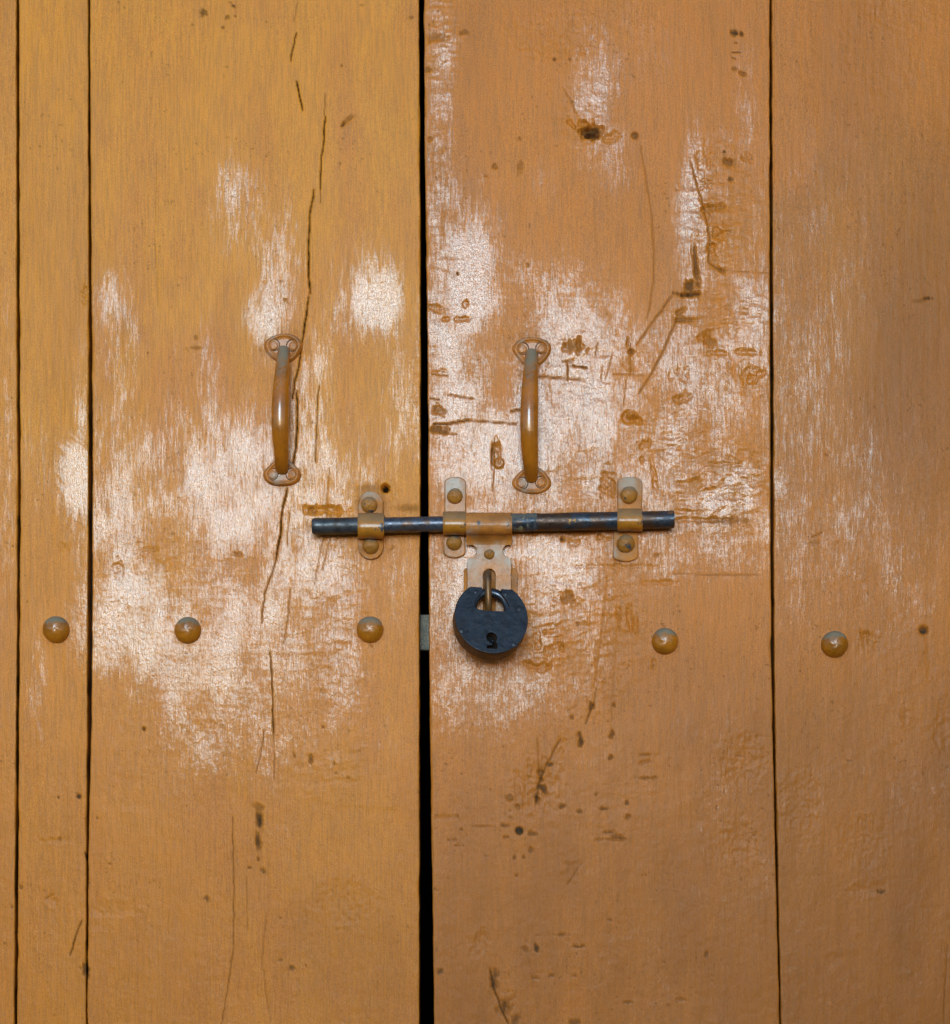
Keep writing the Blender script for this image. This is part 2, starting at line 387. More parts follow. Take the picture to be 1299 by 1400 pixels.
# pits / chips / marks: (x, y, rx, ry, angle, depth mm, dirt, ochre, crack)
MARKS = [
 (808,181,15,8,5,3.5,.75,.5,.35),(806,184,10,6,0,2.5,.3,0,.5),(800,172,9,8,0,1.5,.1,.7,0),(783,172,3,9,25,1,.2,.5,0),(836,188,10,5,20,.9,0,.5,0),(868,186,5,5,0,1,.6,0,0),
 (278,17,5,7,10,.3,.75,0,0),(310,24,4,3,30,.3,.65,0,0),(319,9,3,5,20,.3,.7,0,0),(316,4,4,2,0,.3,.6,0,0),(305,38,2.5,2.5,0,.3,.5,0,0),(263,34,2,2,0,.2,.5,0,0),(322,22,2,2,0,.2,.5,0,0),
 (467,173,5,3,35,.8,.8,0,.3),(479,162,9,3,42,.6,.45,.2,0),(467,90,2,2,0,.3,.6,0,0),(494,8,4,2,0,.3,.5,0,0),(564,24,4,3,0,.3,.5,0,0),
 (354,1104,7,6,0,.5,.45,0,0),(355,1122,5,14,2,1.2,.85,0,.4),(353,1150,3.6,16,4,1,.8,0,.3),(341,1186,3.5,2.5,0,.4,.6,0,0),(360,1192,3,6,15,.5,.6,0,0),(353,1175,2,5,0,.4,.6,0,0),
 (282,1229,3.5,5,30,.4,.65,0,0),(150,1181,4,3,0,.4,.6,0,0),(108,1089,3.5,3.5,0,.6,.75,0,.2),(80,1090,2,2,0,.4,.6,0,0),(196,997,2.4,2.6,0,.8,.6,0,.6),(133,1120,1.6,5,0,.4,.5,0,0),
 (425,1038,4,6,0,.6,.6,0,0),(403,1033,2.5,5,15,.5,.5,0,0),(457,1043,2,5,0,.4,.5,0,0),(477,1064,2,2.5,0,.4,.5,0,0),(442,994,2,2,0,.4,.5,0,0),(460,1057,2.5,2.5,0,.3,.4,0,0),
 (400,1323,5,3.5,10,.4,.6,0,0),(383,1313,3,2,20,.4,.5,0,0),(418,1320,2,3,0,.3,.5,0,0),(117,1325,4,12,12,1.2,.7,0,.3),(70,1235,5,10,0,.4,.15,0,0),(74,1150,20,4,0,.3,.05,.4,0),
 (29,1213,3,3,0,.4,.5,0,0),(17,1240,2,2,0,.3,.5,0,0),(82,1147,3,3,0,.3,.5,0,0),(46,1149,3,2,0,.3,.4,0,0),(527,668,6,6,0,5,.2,0,1.0),(527,669,12,13,0,.3,.05,.1,0),
 (507,668,17,7,0,.1,.42,0,0),(560,695,22,5,0,.1,.40,0,0),(116,397,6,12,10,.9,.1,.1,0),(86,748,9,6,20,.4,.15,.1,0),(267,476,9,2,5,.3,.45,0,0),(268,462,3,3,0,.3,.4,0,0),
 (202,752,12,4,0,.4,.2,.5,0),(325,757,7,3,0,.6,.35,.2,0),(160,775,6,10,20,.5,.2,.3,0),(230,770,16,6,0,.3,0,.3,0),(390,410,3,2.5,0,.4,.5,0,0),(395,413,4,1.5,30,.3,.4,0,0),
 (1007,47,8,3.5,-15,.8,.75,0,.3),(1014,101,5,3,-20,.8,.5,0,0),(1005,95,4,2,0,.3,.5,0,0),(1006,60,3,2,0,.3,.5,0,0),(634,46,7,4,10,.4,.45,0,0),(595,52,14,6,5,.6,.35,.2,0),(585,97,6,3,5,.6,.5,0,0),(758,82,3,3,0,.3,.55,0,0),(779,82,2.5,2.5,0,.3,.5,0,0),
 (676,228,4,6,20,.4,.5,0,0),(711,190,3,4,0,.3,.4,0,0),(711,228,4,8,0,.3,.35,0,0),(625,375,2.2,3.2,0,.8,.4,0,.9),(722,363,2,3,0,.3,.5,0,0),(664,242,4,2,0,.3,.3,0,0),(588,190,5,4,0,.5,.3,0,0),
 (998,222,9,4,0,1.2,.5,.3,.1),(1021,215,9,6,14,.7,.1,.15,0),(1018,219,4,3,-30,.6,.2,.1,0),(997,245,3,4,0,.4,.7,0,0),(990,208,2,2,0,.3,.6,0,.5),
 (951,366,4,32,7,1.4,.45,.3,.35),(943,392,7,9,38,1.6,.6,.5,.3),(945,403,14,3.5,6,1.5,.5,.1,.6),(933,404,12,2.5,-12,1,.5,0,.5),(975,352,7,14,15,.7,.1,.5,0),(985,370,7,4,-40,1,.3,.4,.2),
 (934,438,15,4,-4,1.2,.35,.5,.1),(928,428,9,3,30,.9,.3,.3,0),(963,460,13,6,25,1.2,.25,.5,0),(970,467,9,5,-30,1.0,.3,.4,0),(980,484,15,3,0,.8,.1,.5,0),(1020,482,17,4,-3,.8,.1,.45,0),
 (962,222,10,22,-4,.9,.05,.6,0),(967,252,12,5,20,.9,.1,.5,0),(978,285,11,5,-3,1.1,.2,.5,.1),(984,322,9,10,-10,1.1,.2,.4,0),(977,340,9,5,0,.8,.1,.4,0),(966,290,4,12,15,.9,0,.2,0),
 (784,474,13,9,-15,1.2,.45,.55,0),(792,466,4,12,-15,1,.3,.3,0),(636,417,6,5,20,.9,.1,.4,0),(596,422,12,4,-20,.7,.1,.4,0),(627,437,10,3,0,.8,.1,.3,0),(610,437,6,4,0,.7,.1,.3,0),
 (600,562,9,5,-15,1,.3,.3,.05),(601,588,13,4.5,0,1,.55,0,.2),(598,509,12,3,0,.7,.2,.3,0),(680,617,5,15,0,1.3,.15,.95,.05),(682,634,7,7,0,-1.3,.15,.9,0),(673,620,1.5,18,0,1,.4,0,.5),
 (859,571,9,9,0,1.5,.15,1,.05),(872,577,10,4,-22,1.2,.15,.9,0),(864,569,6,5,-20,-1.5,0,.3,0),(882,607,8,6,0,.9,.15,.5,0),(879,628,6,5,20,.8,.1,.5,0),(893,648,3,20,5,.8,.05,.4,0),(897,660,3,14,5,.8,.05,.4,0),
 (1024,509,21,7,-3,.8,0,.3,0),(1030,518,14,7,30,.8,0,.3,0),(1022,524,9,8,0,.7,.05,.3,0),(930,512,14,10,0,.6,0,.45,0),(930,546,14,6,12,.9,.05,.3,0),(868,494,16,12,20,.5,0,.35,0),(863,481,5,4,0,1.2,.4,.3,.2),(858,468,2.5,7,0,1,.3,.2,.1),
 (830,655,7,18,3,.9,.1,.5,0),(838,665,3,14,0,.8,.1,.5,0),(823,668,4,10,0,.8,.1,.4,0),(990,713,34,5,1,.4,.42,0,0),(935,700,14,3,0,.8,.1,.5,0),(960,711,45,3,0,.5,0,.3,0),
 (768,738,4,3,0,.9,.7,.3,.2),(795,728,18,4,0,.3,.35,.5,0),(730,728,10,5,0,.2,.35,0,0),(820,733,12,3,-20,.6,.1,.5,0),(786,743,10,4,0,.5,.2,.3,0),
 (774,819,10,6,10,1,.45,.1,0),(790,853,3,3,0,.5,.4,0,0),(764,880,5,9,10,1,.2,.55,0),(750,890,8,6,20,1.0,.15,.4,0),(736,885,7,6,0,.9,.1,.2,0),(742,912,9,5,10,1,.1,.5,0),(724,908,6,7,0,.9,.1,.2,0),(733,870,9,5,30,.8,.05,.3,0),(755,862,10,4,25,.8,.05,.2,0),
 (846,840,4,12,3,1,0,.6,0),(861,847,4,14,3,1,0,.8,0),(869,850,2.5,12,0,-.6,0,0,0),(894,909,2.5,9,0,.5,.1,.5,0),(896,760,5,3,0,.5,.3,.2,0),(840,775,60,3,0,.4,0,.2,0),(905,797,30,3,0,.5,.05,.3,0),(830,880,20,60,8,.3,0,.35,0),(800,935,30,35,0,.2,0,.35,0),(845,770,4,16,0,.5,0,.4,0),
 (807,967,5,8,15,.8,.55,0,.1),(839,964,2.5,5,0,.5,.55,0,0),(782,981,3,3,0,.5,.5,0,0),(794,1012,3.5,10,5,.9,.75,0,.3),(836,1004,4,6,0,.7,.6,0,.1),(835,1035,4,4,30,.5,.6,0,.1),(883,1032,12,1.8,0,.5,.4,0,0),(884,1042,10,1.6,10,.5,.3,0,0),(884,1064,12,2,0,.5,.45,0,0),
 (752,1046,7,3.5,30,.8,.7,.2,.1),(740,1062,3,9,0,.9,.5,.4,.1),(741,1078,9,4,-30,.9,.75,0,.15),(733,1090,4,9,15,.9,.6,.2,.1),(735,1075,25,32,-15,.6,0,.45,0),(765,1025,8,20,-30,.5,0,.45,0),(768,1103,6,3,20,.6,.65,0,0),(793,1110,5,2.5,0,.5,.6,0,0),(825,1106,5,2.5,0,.5,.65,0,0),(857,1098,4,3,0,.5,.65,0,0),(815,1086,5,3,10,.4,.5,0,0),(858,1116,4,3,0,.4,.5,0,0),
 (697,1090,5,5,0,-.5,.4,0,0),(698,1118,5,3,-20,.6,.6,0,.1),(710,1136,6,6,0,.8,.8,0,.25),(728,1140,7,3,0,.5,.6,0,0),(690,1129,7,3,-15,.5,.55,0,0),(694,1144,5,2.5,0,.5,.5,0,0),(725,1163,4,5,0,.5,.5,0,0),(716,1172,3,4,0,.4,.5,0,0),(703,1172,2,3,0,.4,.5,0,0),(706,1197,2,2,0,.4,.5,0,0),(708,1102,3,5,20,.6,.4,0,0),
 (631,1134,4,3,0,.5,.55,0,0),(621,1148,8,1.6,5,.4,.5,0,0),(623,1156,5,1.6,0,.4,.5,0,0),(610,1118,14,4,0,.3,.25,0,0),(662,1130,18,1.6,0,.3,.3,0,0),(828,1138,8,2,0,.5,.5,0,0),(849,1146,12,3,-10,.5,.5,0,0),(833,1148,20,2,0,.4,.3,0,0),(856,1118,6,3,0,.4,.4,0,0),(780,1187,12,9,35,.1,.22,0,0),
 (734,1296,4,4.5,10,.6,.75,0,.2),(717,1297,6,5,0,.3,.35,0,0),(791,1294,7,2.5,0,.5,.65,0,0),(765,1278,9,1.8,0,.4,.5,0,0),(736,1279,5,1.8,0,.4,.4,0,0),(965,1303,4,5,20,.4,.45,0,0),(834,1257,4,2,0,.3,.4,0,0),(755,1334,4,2.5,0,.4,.5,0,0),(787,1334,4,2,0,.3,.4,0,0),(732,1337,5,2,0,.3,.3,0,0),
 (676,1342,5,13,-12,.7,.62,.1,.1),(689,1374,11,12,-20,.6,.42,0,0),(690,1376,5,7,-20,.6,.6,0,.2),(704,1394,5,10,-15,.5,.55,0,0),(786,1398,8,4,0,.5,.6,0,0),(858,1370,6,2,0,.3,.4,0,0),(930,1366,8,2,0,.3,.3,0,0),
 (603,1327,6,5.5,0,.5,.62,0,.05),(655,1290,10,16,-20,.3,0,.05,0),(1263,862,5.5,5.5,0,1.6,.75,0,.2),(1263,862,8,8,0,.4,.2,.1,0),(1270,408,7,2,4,.6,.7,0,.2),(1258,411,8,1.4,0,.3,.3,0,0),(1205,1220,5,4,0,.6,.6,0,.1),(1185,1215,20,9,10,.3,0,.35,0),
 (1190,878,14,12,-35,.6,.05,.3,0),(1183,868,7,4,20,.6,.1,.3,0),(1180,1150,26,30,0,.3,0,.22,0),(1236,975,5,14,0,.3,.1,.05,0),(1290,990,10,30,-10,.4,0,.4,0),(1270,900,7,30,5,.2,0,.35,0),(1140,1312,9,9,0,.2,.05,.2,0),(1228,15,36,20,0,.1,0,.3,0),(1205,60,40,50,0,.1,0,.2,0),
 (1095,1100,24,40,0,.3,0,.15,0),(1015,1040,26,30,0,.5,.02,.2,0),(1010,1150,22,24,0,.4,.02,.12,0),(445,697,24,6,-3,2.0,.1,.55,0),(427,697,5,6,0,1.5,.3,.1,.1),
 (760,50,50,26,0,.3,0,.5,0),(150,1243,40,10,0,.2,0,.35,0),(470,1235,35,26,0,.3,0,.3,0),(290,1000,20,14,0,.3,0,.1,0),(120,560,3,5,0,.4,.2,0,0),
]
for (bx, by) in ((77,861),(257,862),(506,861),(909,877),(1141,881)):
    MARKS.append((bx, by + 1, 21, 21, 0, -.15, 0, .12, 0))

MARKS += [(388,474,30,22,0,0,.22,.5,0),(386,650,30,21,0,0,.22,.5,0),(727,479,31,23,0,0,.22,.5,0),(727,661,31,21,0,0,.22,.5,0),
 (507,690,24,24,0,0,.25,.5,0),(507,750,23,20,0,0,.2,.5,0),(622,672,21,24,0,0,.25,.5,0),(621,748,20,20,0,0,.2,.5,0),(861,672,22,24,0,0,.2,.5,0),(855,750,22,24,0,0,.2,.5,0),
 (470,722,50,16,-1,0,.2,.4,0),(560,724,34,14,-1,0,.2,.35,0),(770,716,70,17,-1,0,.25,.5,0),(895,714,34,17,-1,0,.2,.4,0),(670,800,42,60,0,0,.15,.4,0)]

def build_fields(PX, PY, seed):
    """relief (m, towards the viewer) and wear and light-falloff masks on a plank's vertex lattice"""
    H = np.zeros_like(PX); ys = PY[:, 0]; xm = PX[PX.shape[0] // 2]
    dirt = np.zeros_like(PX); och = np.zeros_like(PX); crk = np.zeros_like(PX)
    wx = PX + 10 * (fbm(PX, PY, 60, 60, seed + 90, 3) - .5); wy = PY + 14 * (fbm(PX, PY, 60, 60, seed + 95, 3) - .5)
    def win(x0, x1, y0, y1):
        r0, r1 = np.searchsorted(ys, [y0, y1]); c0, c1 = np.searchsorted(xm, [x0 - 10, x1 + 10])
        return slice(r0, r1), slice(c0, c1)
    # grain families
    v1 = fbm(wx, PY, 5, 90, seed + 1, 3); v2 = fbm(PX, PY, 2.5, 24, seed + 2, 2)
    h1 = fbm(PX, wy, 120, 7, seed + 3, 3); h2 = fbm(PX, PY, 30, 3.2, seed + 4, 2)
    i1 = fbm(PX, PY, 11, 11, seed + 5, 3); i2 = fbm(PX, PY, 4.4, 4.4, seed + 6, 2)
    big = fbm(PX, PY, 170, 230, seed + 7, 3)
    rr = np.hypot(PX - 35, PY - 700); arcn = fbm(rr, np.degrees(np.arctan2(PY - 700, PX - 35)) * 1.0, 3.6, 40, seed + 8, 2)
    # where the surface is brushed across, where it is stippled
    hz = np.zeros_like(PX); st = np.zeros_like(PX); ar = np.zeros_like(PX); field = np.zeros_like(PX)
    for (x, y, rx, ry, w, g) in GLOSS:
        sl_ = win(x - 2.2 * rx, x + 2.2 * rx, y - 2.2 * ry, y + 2.2 * ry)
        if sl_[0].start >= sl_[0].stop or sl_[1].start >= sl_[1].stop: continue
        q = ((wx[sl_] - x) / rx) ** 2 + ((wy[sl_] - y) / ry) ** 2
        f = np.exp(-q ** 1.3 * .9) * w
        field[sl_] = np.maximum(field[sl_], f) + .35 * np.minimum(field[sl_], f)
        if g == 'h': hz[sl_] = np.maximum(hz[sl_], f)
        if g == 'i': st[sl_] = np.maximum(st[sl_], f)
        if g == 'a': ar[sl_] = np.maximum(ar[sl_], sstep(.2, .5, f))
    hz = np.clip(hz * 1.6, 0, 1); st = np.clip(st * 1.5, 0, 1)
    stip = np.clip(st + .35 * sstep(840, 1000, PY) + .3 * sstep(585, 600, PX), 0, 1) 
    vv = np.clip(1 - hz * .8 - stip * .6 - ar, .1, 1)
    field = np.clip(field, 0, 1.15)
    pat = vv * (.35 * v1 + .65 * v2) + hz * (.45 * h1 + .55 * h2) + stip * (.5 * i1 + .5 * i2)
    pat = pat / (vv + hz + stip); pat = pat * (1 - ar) + arcn * ar
    fleck = vv * fbm(PX, PY, 2.4, 18, seed + 12, 2) + (1 - vv) * fbm(PX, PY, 3, 3, seed + 14, 2)
    wide = np.exp(-(((PX - 600) / 520) ** 2 + ((PY - 640) / 400) ** 2) ** 2)
    field = np.maximum(field, .34 * wide * sstep(.3, .7, big))
    lowz = sstep(820, 1000, PY) * sstep(.25, .75, fbm(PX, PY, 90, 120, seed + 44, 3))
    field = np.maximum(field, .34 * lowz); stip = np.maximum(stip, .8 * sstep(850, 1050, PY))
    stip = np.maximum(stip, .6 * sstep(1075, 1110, PX))
    P_ = (pat - .5) * 1.35 + (fleck - .5) * .8
    cl = (fbm(wx, wy, 34, 60, seed + 16, 3) - .5) * 1.1          # cloudy wear inside each patch
    fc = np.clip(field * (1 + cl) * 1.02, 0, 1.1)
    gloss = sstep(.0, .98, fc + P_ * (.42 + 1.9 * fc * (1.1 - fc))) * (.10 + .80 * fc ** 1.15) + .06 * field
    # relief
    mm = .001
    H += (big - .5) * 1.6 * mm + (fbm(wx, wy, 55, 110, seed + 18, 3) - .5) * .9 * mm
    H += (v1 - .5) * .20 * mm * (.6 + vv) + (v2 - .5) * .13 * mm * vv
    H += (h1 - .5) * .20 * mm * hz + (h2 - .5) * .14 * mm * hz
    H += (i1 - .5) * .42 * mm * stip + (i2 - .5) * .20 * mm * stip
    H += (arcn - .5) * .12 * mm * ar
    rough = np.zeros_like(PX)
    for (x, y, rx, ry, w) in [(985,660,80,70,1),(930,600,70,60,.7),(1000,500,55,80,.4),(985,290,45,110,.75),(760,860,70,70,.7),(835,840,55,90,.5),
                              (820,500,80,60,.3),(600,60,26,60,.7),(600,300,20,200,.35),(450,1050,60,40,.3),(720,1100,70,80,.15),(840,1090,60,60,.15),(1150,750,70,70,.2),(800,160,50,60,.3),(780,640,60,60,.4),(260,760,120,30,.3),(1000,430,60,40,.7),(460,850,60,120,.35),(1240,930,50,80,.15)]:
        q = ((wx - x) / rx) ** 2 + ((wy - y) / ry) ** 2
        rough = np.maximum(rough, w * np.exp(-q ** 1.4))
    gouge = fbm(wx * .9 + PY * .25, wy, 17, 8.5, seed + 20, 3)
    ridge = 1 - np.abs(2 * fbm(wx + PY * .3, wy * 1.0, 26, 13, seed + 24, 3) - 1)
    H += rough * ((gouge - .5) * 2.6 + (ridge - .75) * 1.5) * mm
    och += rough * sstep(.56, .40, gouge) * .45
    gloss *= 1 - .4 * rough * sstep(.5, .36, gouge)
    # levels: patched board below the bolt, step in the old paint
    H += .35 * mm * sstep(2, -2, PY - (708 - 8 * sstep(960, 1040, PX)) + 4 * (i1 - .5)) * sstep(900, 925, PX) * (PX < 1058)
    H += .15 * mm * sstep(-3, 3, (1098 + (PX - 430) * .08) - PY + 8 * (i1 - .5)) * sstep(425, 440, PX) * (PX < 575)
    # cracks
    wn = fbm(PX, PY, 9, 9, seed + 30, 2)
    for (pts, w, dep, dk) in CRACKS:
        xs = [p[0] for p in pts]; y_ = [p[1] for p in pts]
        sl_ = win(min(xs) - 8, max(xs) + 8, min(y_) - 8, max(y_) + 8)
        if sl_[0].start >= sl_[0].stop or sl_[1].start >= sl_[1].stop: continue
        X = PX[sl_]; Y = PY[sl_]; X = X + 1.6 * (vnoise(X / 9, Y / 9, 5) - .5); dmin = np.full_like(X, 1e9)
        tt = np.zeros_like(X); L = len(pts) - 1
        for k in range(L):
            ax, ay = pts[k]; bx, by = pts[k + 1]; dx, dy = bx - ax, by - ay
            t = np.clip(((X - ax) * dx + (Y - ay) * dy) / (dx * dx + dy * dy), 0, 1)
            dd = np.hypot(X - ax - t * dx, Y - ay - t * dy)
            tt = np.where(dd < dmin, (k + t) / L, tt); dmin = np.minimum(dmin, dd)
        taper = np.clip(np.minimum(tt, 1 - tt) * 8 + .5, 0, 1) * (.75 + .5 * wn[sl_])
        ww = w * .34 * taper
        core = sstep(ww + .85, ww - .15, dmin)
        H[sl_] -= core * dep * mm * .8
        H[sl_] += (np.exp(-((dmin - w - 1.6) / 1.6) ** 2)) * .04 * mm
        H[sl_] -= np.exp(-(dmin / (w + 3)) ** 2) * .12 * mm
        crk[sl_] = np.maximum(crk[sl_], core * min(1, dk * 1.15))
        gloss[sl_] *= 1 - core
    # pits and marks
    pn = fbm(PX, PY, 6, 6, seed + 40, 3)
    for (x, y, rx, ry, an, dep, dt, oc, ck) in MARKS:
        if max(rx, ry) < 8 and rx != ry: rx, ry = rx * .85, ry * .85
        if dt < .3 and dep: dt *= .4
        R = max(rx, ry) * 1.7 + 4
        sl_ = win(x - R, x + R, y - R, y + R)
        if sl_[0].start >= sl_[0].stop or sl_[1].start >= sl_[1].stop: continue
        X = PX[sl_] - x; Y = PY[sl_] - y; a = math.radians(an); ca, sa_ = math.cos(a), math.sin(a)
        u = (X * ca - Y * sa_) / rx; v = (X * sa_ + Y * ca) / ry
        clean = rx == ry and an == 0
        q = np.sqrt(u * u + v * v) + (0 if clean else 2.3 if max(rx, ry) < 14 else 1.0) * (pn[sl_] - .5) + (0 if clean else .9) * (v2[sl_] - .5)
        core = (sstep(1.30, .55, q) if max(rx, ry) < 9 else sstep(1.5, .25, q)) if not clean else sstep(1.12, .8, q)
        H[sl_] -= core * dep * mm * 1.4 * (.45 + 1.1 * vnoise(PX[sl_] / 4, PY[sl_] / 4, 3) * (not clean) + .55 * clean)
        if not clean: H[sl_] += np.exp(-((q - 1.4) / .28) ** 2) * .16 * mm * sstep(.35, .65, pn[sl_])
        dirt[sl_] = np.maximum(dirt[sl_], core * dt * (.55 + .9 * pn[sl_]))
        och[sl_] = np.maximum(och[sl_], sstep(1.25, .7, q) * oc * (.22 if dt < .2 else .5))
        crk[sl_] = np.maximum(crk[sl_], sstep(.95, .6, q) * ck)
        gloss[sl_] *= 1 - core * min(1, dt + abs(dep) * .12 + .05 * oc)
    # small specks of grime scattered all over
    sp = fbm(PX, PY, 3.4, 3.4, seed + 50, 2); spm = fbm(PX, PY, 70, 70, seed + 53, 3)
    d2 = sstep(.80, .86, sp) * sstep(.5, .62, spm)
    dirt = np.maximum(dirt, d2 * .45); H -= d2 * .15 * mm
    # hue blotches of the paint
    hue = fbm(PX, PY, 260, 420, 777, 3); red = np.maximum(sstep(.40, .62, hue), .75 * sstep(450, 850, PY + 200 * (hue - .5)))
    och = np.maximum(och, .18 * sstep(.55, .75, fbm(PX, PY, 60, 150, 888, 3)))
    brown_falloff = np.zeros_like(PX)          # brown tint painting in the light's falloff, mostly low and right
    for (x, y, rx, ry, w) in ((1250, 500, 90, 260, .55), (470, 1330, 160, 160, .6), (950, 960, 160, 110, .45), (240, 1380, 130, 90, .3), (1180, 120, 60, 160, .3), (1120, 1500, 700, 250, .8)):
        brown_falloff = np.maximum(brown_falloff, w * np.exp(-(((wx - x) / rx) ** 2 + ((wy - y) / ry) ** 2) ** 1.5))
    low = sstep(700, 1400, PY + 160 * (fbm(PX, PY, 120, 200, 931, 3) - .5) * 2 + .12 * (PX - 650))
    brown_falloff = np.maximum(brown_falloff, low * np.interp(PX, [0, 560, 600, 1040, 1070, 1299], [.34, .48, .85, .92, .90, 1.0]))
    brown_falloff = np.minimum(brown_falloff, 1.0) * (.86 + .22 * (fbm(PX, PY, 30, 140, 911, 4) - .5) * 2 + .16 * (fbm(PX, PY, 200, 240, 905, 3) - .5) * 2)
    return H, np.clip(gloss, 0, 1), np.clip(dirt, 0, 1), np.clip(och, 0, 1), np.clip(crk, 0, 1), red, brown_falloff

# plank edges as (py, px) lines
def line(pts):
    a = np.array(pts, float); return lambda y: np.interp(y, a[:, 0], a[:, 1])
cA = line([(0,24),(400,24.6),(650,26),(900,24.5),(1400,21.5)])
cB = line([(0,121.6),(200,122.2),(400,123.2),(600,123.8),(850,123.2),(1000,122),(1150,119.6),(1400,118.4)])
wB = line([(0,1.8),(200,2.8),(400,4),(600,5.6),(850,6),(1000,5.4),(1150,3),(1400,2)])
gL = line([(0,573),(400,575.2),(700,574.6),(850,573.4),(1400,573.4)])
gR = line([(0,579.6),(200,580.6),(400,583.4),(560,585.4),(830,586.4),(1100,589.4),(1400,593.4)])
cD = line([(0,1053.4),(400,1054.6),(700,1055.6),(870,1056.2),(1000,1058),(1200,1062),(1400,1067)])
wD = line([(0,3),(400,4),(700,4.6),(870,4),(1000,3.4),(1200,2.6),(1400,1.8)])
PLANKS = [
 dict(L=lambda y: 0 * y - 262, R=lambda y: cA(y) - 1.6, seed=11, off=0.0, z=.0004),
 dict(L=lambda y: cA(y) + 1.6, R=lambda y: cB(y) - wB(y) / 2, seed=23, off=1.7, z=.0),
 dict(L=lambda y: cB(y) + wB(y) / 2, R=gL, seed=37, off=3.1, z=.0007),
 dict(L=gR, R=lambda y: cD(y) - wD(y) / 2, seed=53, off=4.9, z=.0016),
 dict(L=lambda y: cD(y) + wD(y) / 2, R=lambda y: 0 * y + 1560, seed=71, off=6.3, z=.0004),
]
PY_TOP, PY_BOT = -1010, 2438        # top and foot of the door
THICK = .034

def axis(lo, hi, v0, v1, step, coarse):
    """lattice positions: fine between v0..v1, coarse outside"""
    a, b = max(lo, v0), min(hi, v1)
    mid = np.linspace(a, b, int((b - a) / step) + 1)
    out = [mid]
    if lo < a: out.insert(0, np.linspace(lo, a, max(2, int((a - lo) / coarse) + 1))[:-1])
    if hi > b: out.append(np.linspace(b, hi, max(2, int((hi - b) / coarse) + 1))[1:])
    return np.concatenate(out)

def make_plank(spec, parent, mat):
    py = axis(PY_TOP, PY_BOT, -8, 1408, 1.75, 22)
    L0 = float(spec['L'](np.array([700.]))[0]); R0 = float(spec['R'](np.array([700.]))[0])
    xb = axis(L0, R0, -8, 1307, 1.35, 14)
    # crowd a few columns at the arrises so that they can be rounded
    u = (xb - L0) / (R0 - L0); w = R0 - L0
    ex = np.array([0, .5, 1.1, 1.9, 2.8]) / w
    u = np.concatenate([ex, u[(u > 3.6 / w) & (u < 1 - 3.6 / w)], 1 - ex[::-1]])
    Lx = spec['L'](py)[:, None]; Rx = spec['R'](py)[:, None]
    jl = (fbm(py, py * 0, 26, 1, spec['seed'] + 60, 4) - .5) * 1.6
    jr = (fbm(py, py * 0, 26, 1, spec['seed'] + 66, 4) - .5) * 1.6
    Lx = Lx + jl[:, None]; Rx = Rx + jr[:, None]
    PX = Lx + (Rx - Lx) * u[None, :]; PY = np.repeat(py[:, None], len(u), 1)
    PX = PX.astype(np.float32); PY = PY.astype(np.float32)
    H, gloss, dirt, och, crk, red, brown_falloff = build_fields(PX, PY, spec['seed'])
    e = np.minimum(PX - Lx, Rx - PX)
    rad = 2.0 + 2.2 * sstep(.55, .75, fbm(PX, PY, 300, 45, spec['seed'] + 70, 3))
    H = H * np.clip(e / 3 + .4, 0, 1) + spec['z']
    t = np.clip(1 - e / rad, 0, 1)
    H -= (1 - np.sqrt(np.clip(1 - t * t, 0, 1))) * rad * S * .8
    ed = sstep(2.4, .2, e)
    och = np.maximum(och, ed * .55); gloss *= 1 - .6 * ed
    crk = np.maximum(crk, sstep(1.2, .0, e) * sstep(.50, .66, fbm(PX, PY, 100, 55, spec['seed'] + 75, 4)) * .7)
    nr, nc = PX.shape
    X = (PX - 649.5) * S; Z = ZC + (700 - PY) * S; Y = -H
    V = np.stack([X, Y, Z], -1).reshape(-1, 3).astype(np.float32)
    idx = np.arange(nr * nc).reshape(nr, nc)
    a = idx[:-1, :-1].ravel(); b = idx[:-1, 1:].ravel(); c = idx[1:, 1:].ravel(); d = idx[1:, :-1].ravel()
    F = np.stack([a, d, c, b], -1)
    # side skins down to the back of the plank
    loop = np.concatenate([idx[0, :], idx[1:, -1], idx[-1, -2::-1], idx[-2:0:-1, 0]])
    bv = V[loop].copy(); bv[:, 1] = THICK
    nb = len(loop); base = len(V); V = np.vstack([V, bv])
    k = np.arange(nb); k2 = (k + 1) % nb
    F = np.vstack([F, np.stack([loop[k], loop[k2], base + k2, base + k], -1)])
    me = bpy.data.meshes.new('plank')
    me.vertices.add(len(V)); me.vertices.foreach_set('co', V.ravel())
    nback = 1
    nl = F.size + nb
    me.loops.add(nl); me.polygons.add(len(F) + 1)
    li = np.concatenate([F.ravel(), (base + k)])
    me.loops.foreach_set('vertex_index', li.astype(np.int32))
    ls = np.concatenate([np.arange(len(F)) * 4, [F.size]]); me.polygons.foreach_set('loop_start', ls.astype(np.int32))
    me.update(calc_edges=True)
    for nm, ch in (('wear', (gloss, dirt, och)), ('marks', (crk, red, brown_falloff))):
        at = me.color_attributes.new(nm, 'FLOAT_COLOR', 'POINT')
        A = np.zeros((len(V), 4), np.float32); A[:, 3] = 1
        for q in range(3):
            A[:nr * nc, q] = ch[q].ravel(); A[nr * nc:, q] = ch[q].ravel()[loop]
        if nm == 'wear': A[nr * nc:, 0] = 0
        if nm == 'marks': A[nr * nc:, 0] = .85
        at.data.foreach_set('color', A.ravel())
    o = place('plank', me, mat, parent, smooth=False)
    sm = np.ones(len(F) + 1, bool); sm[(nr - 1) * (nc - 1):] = False
    me.polygons.foreach_set('use_smooth', sm)
    return o

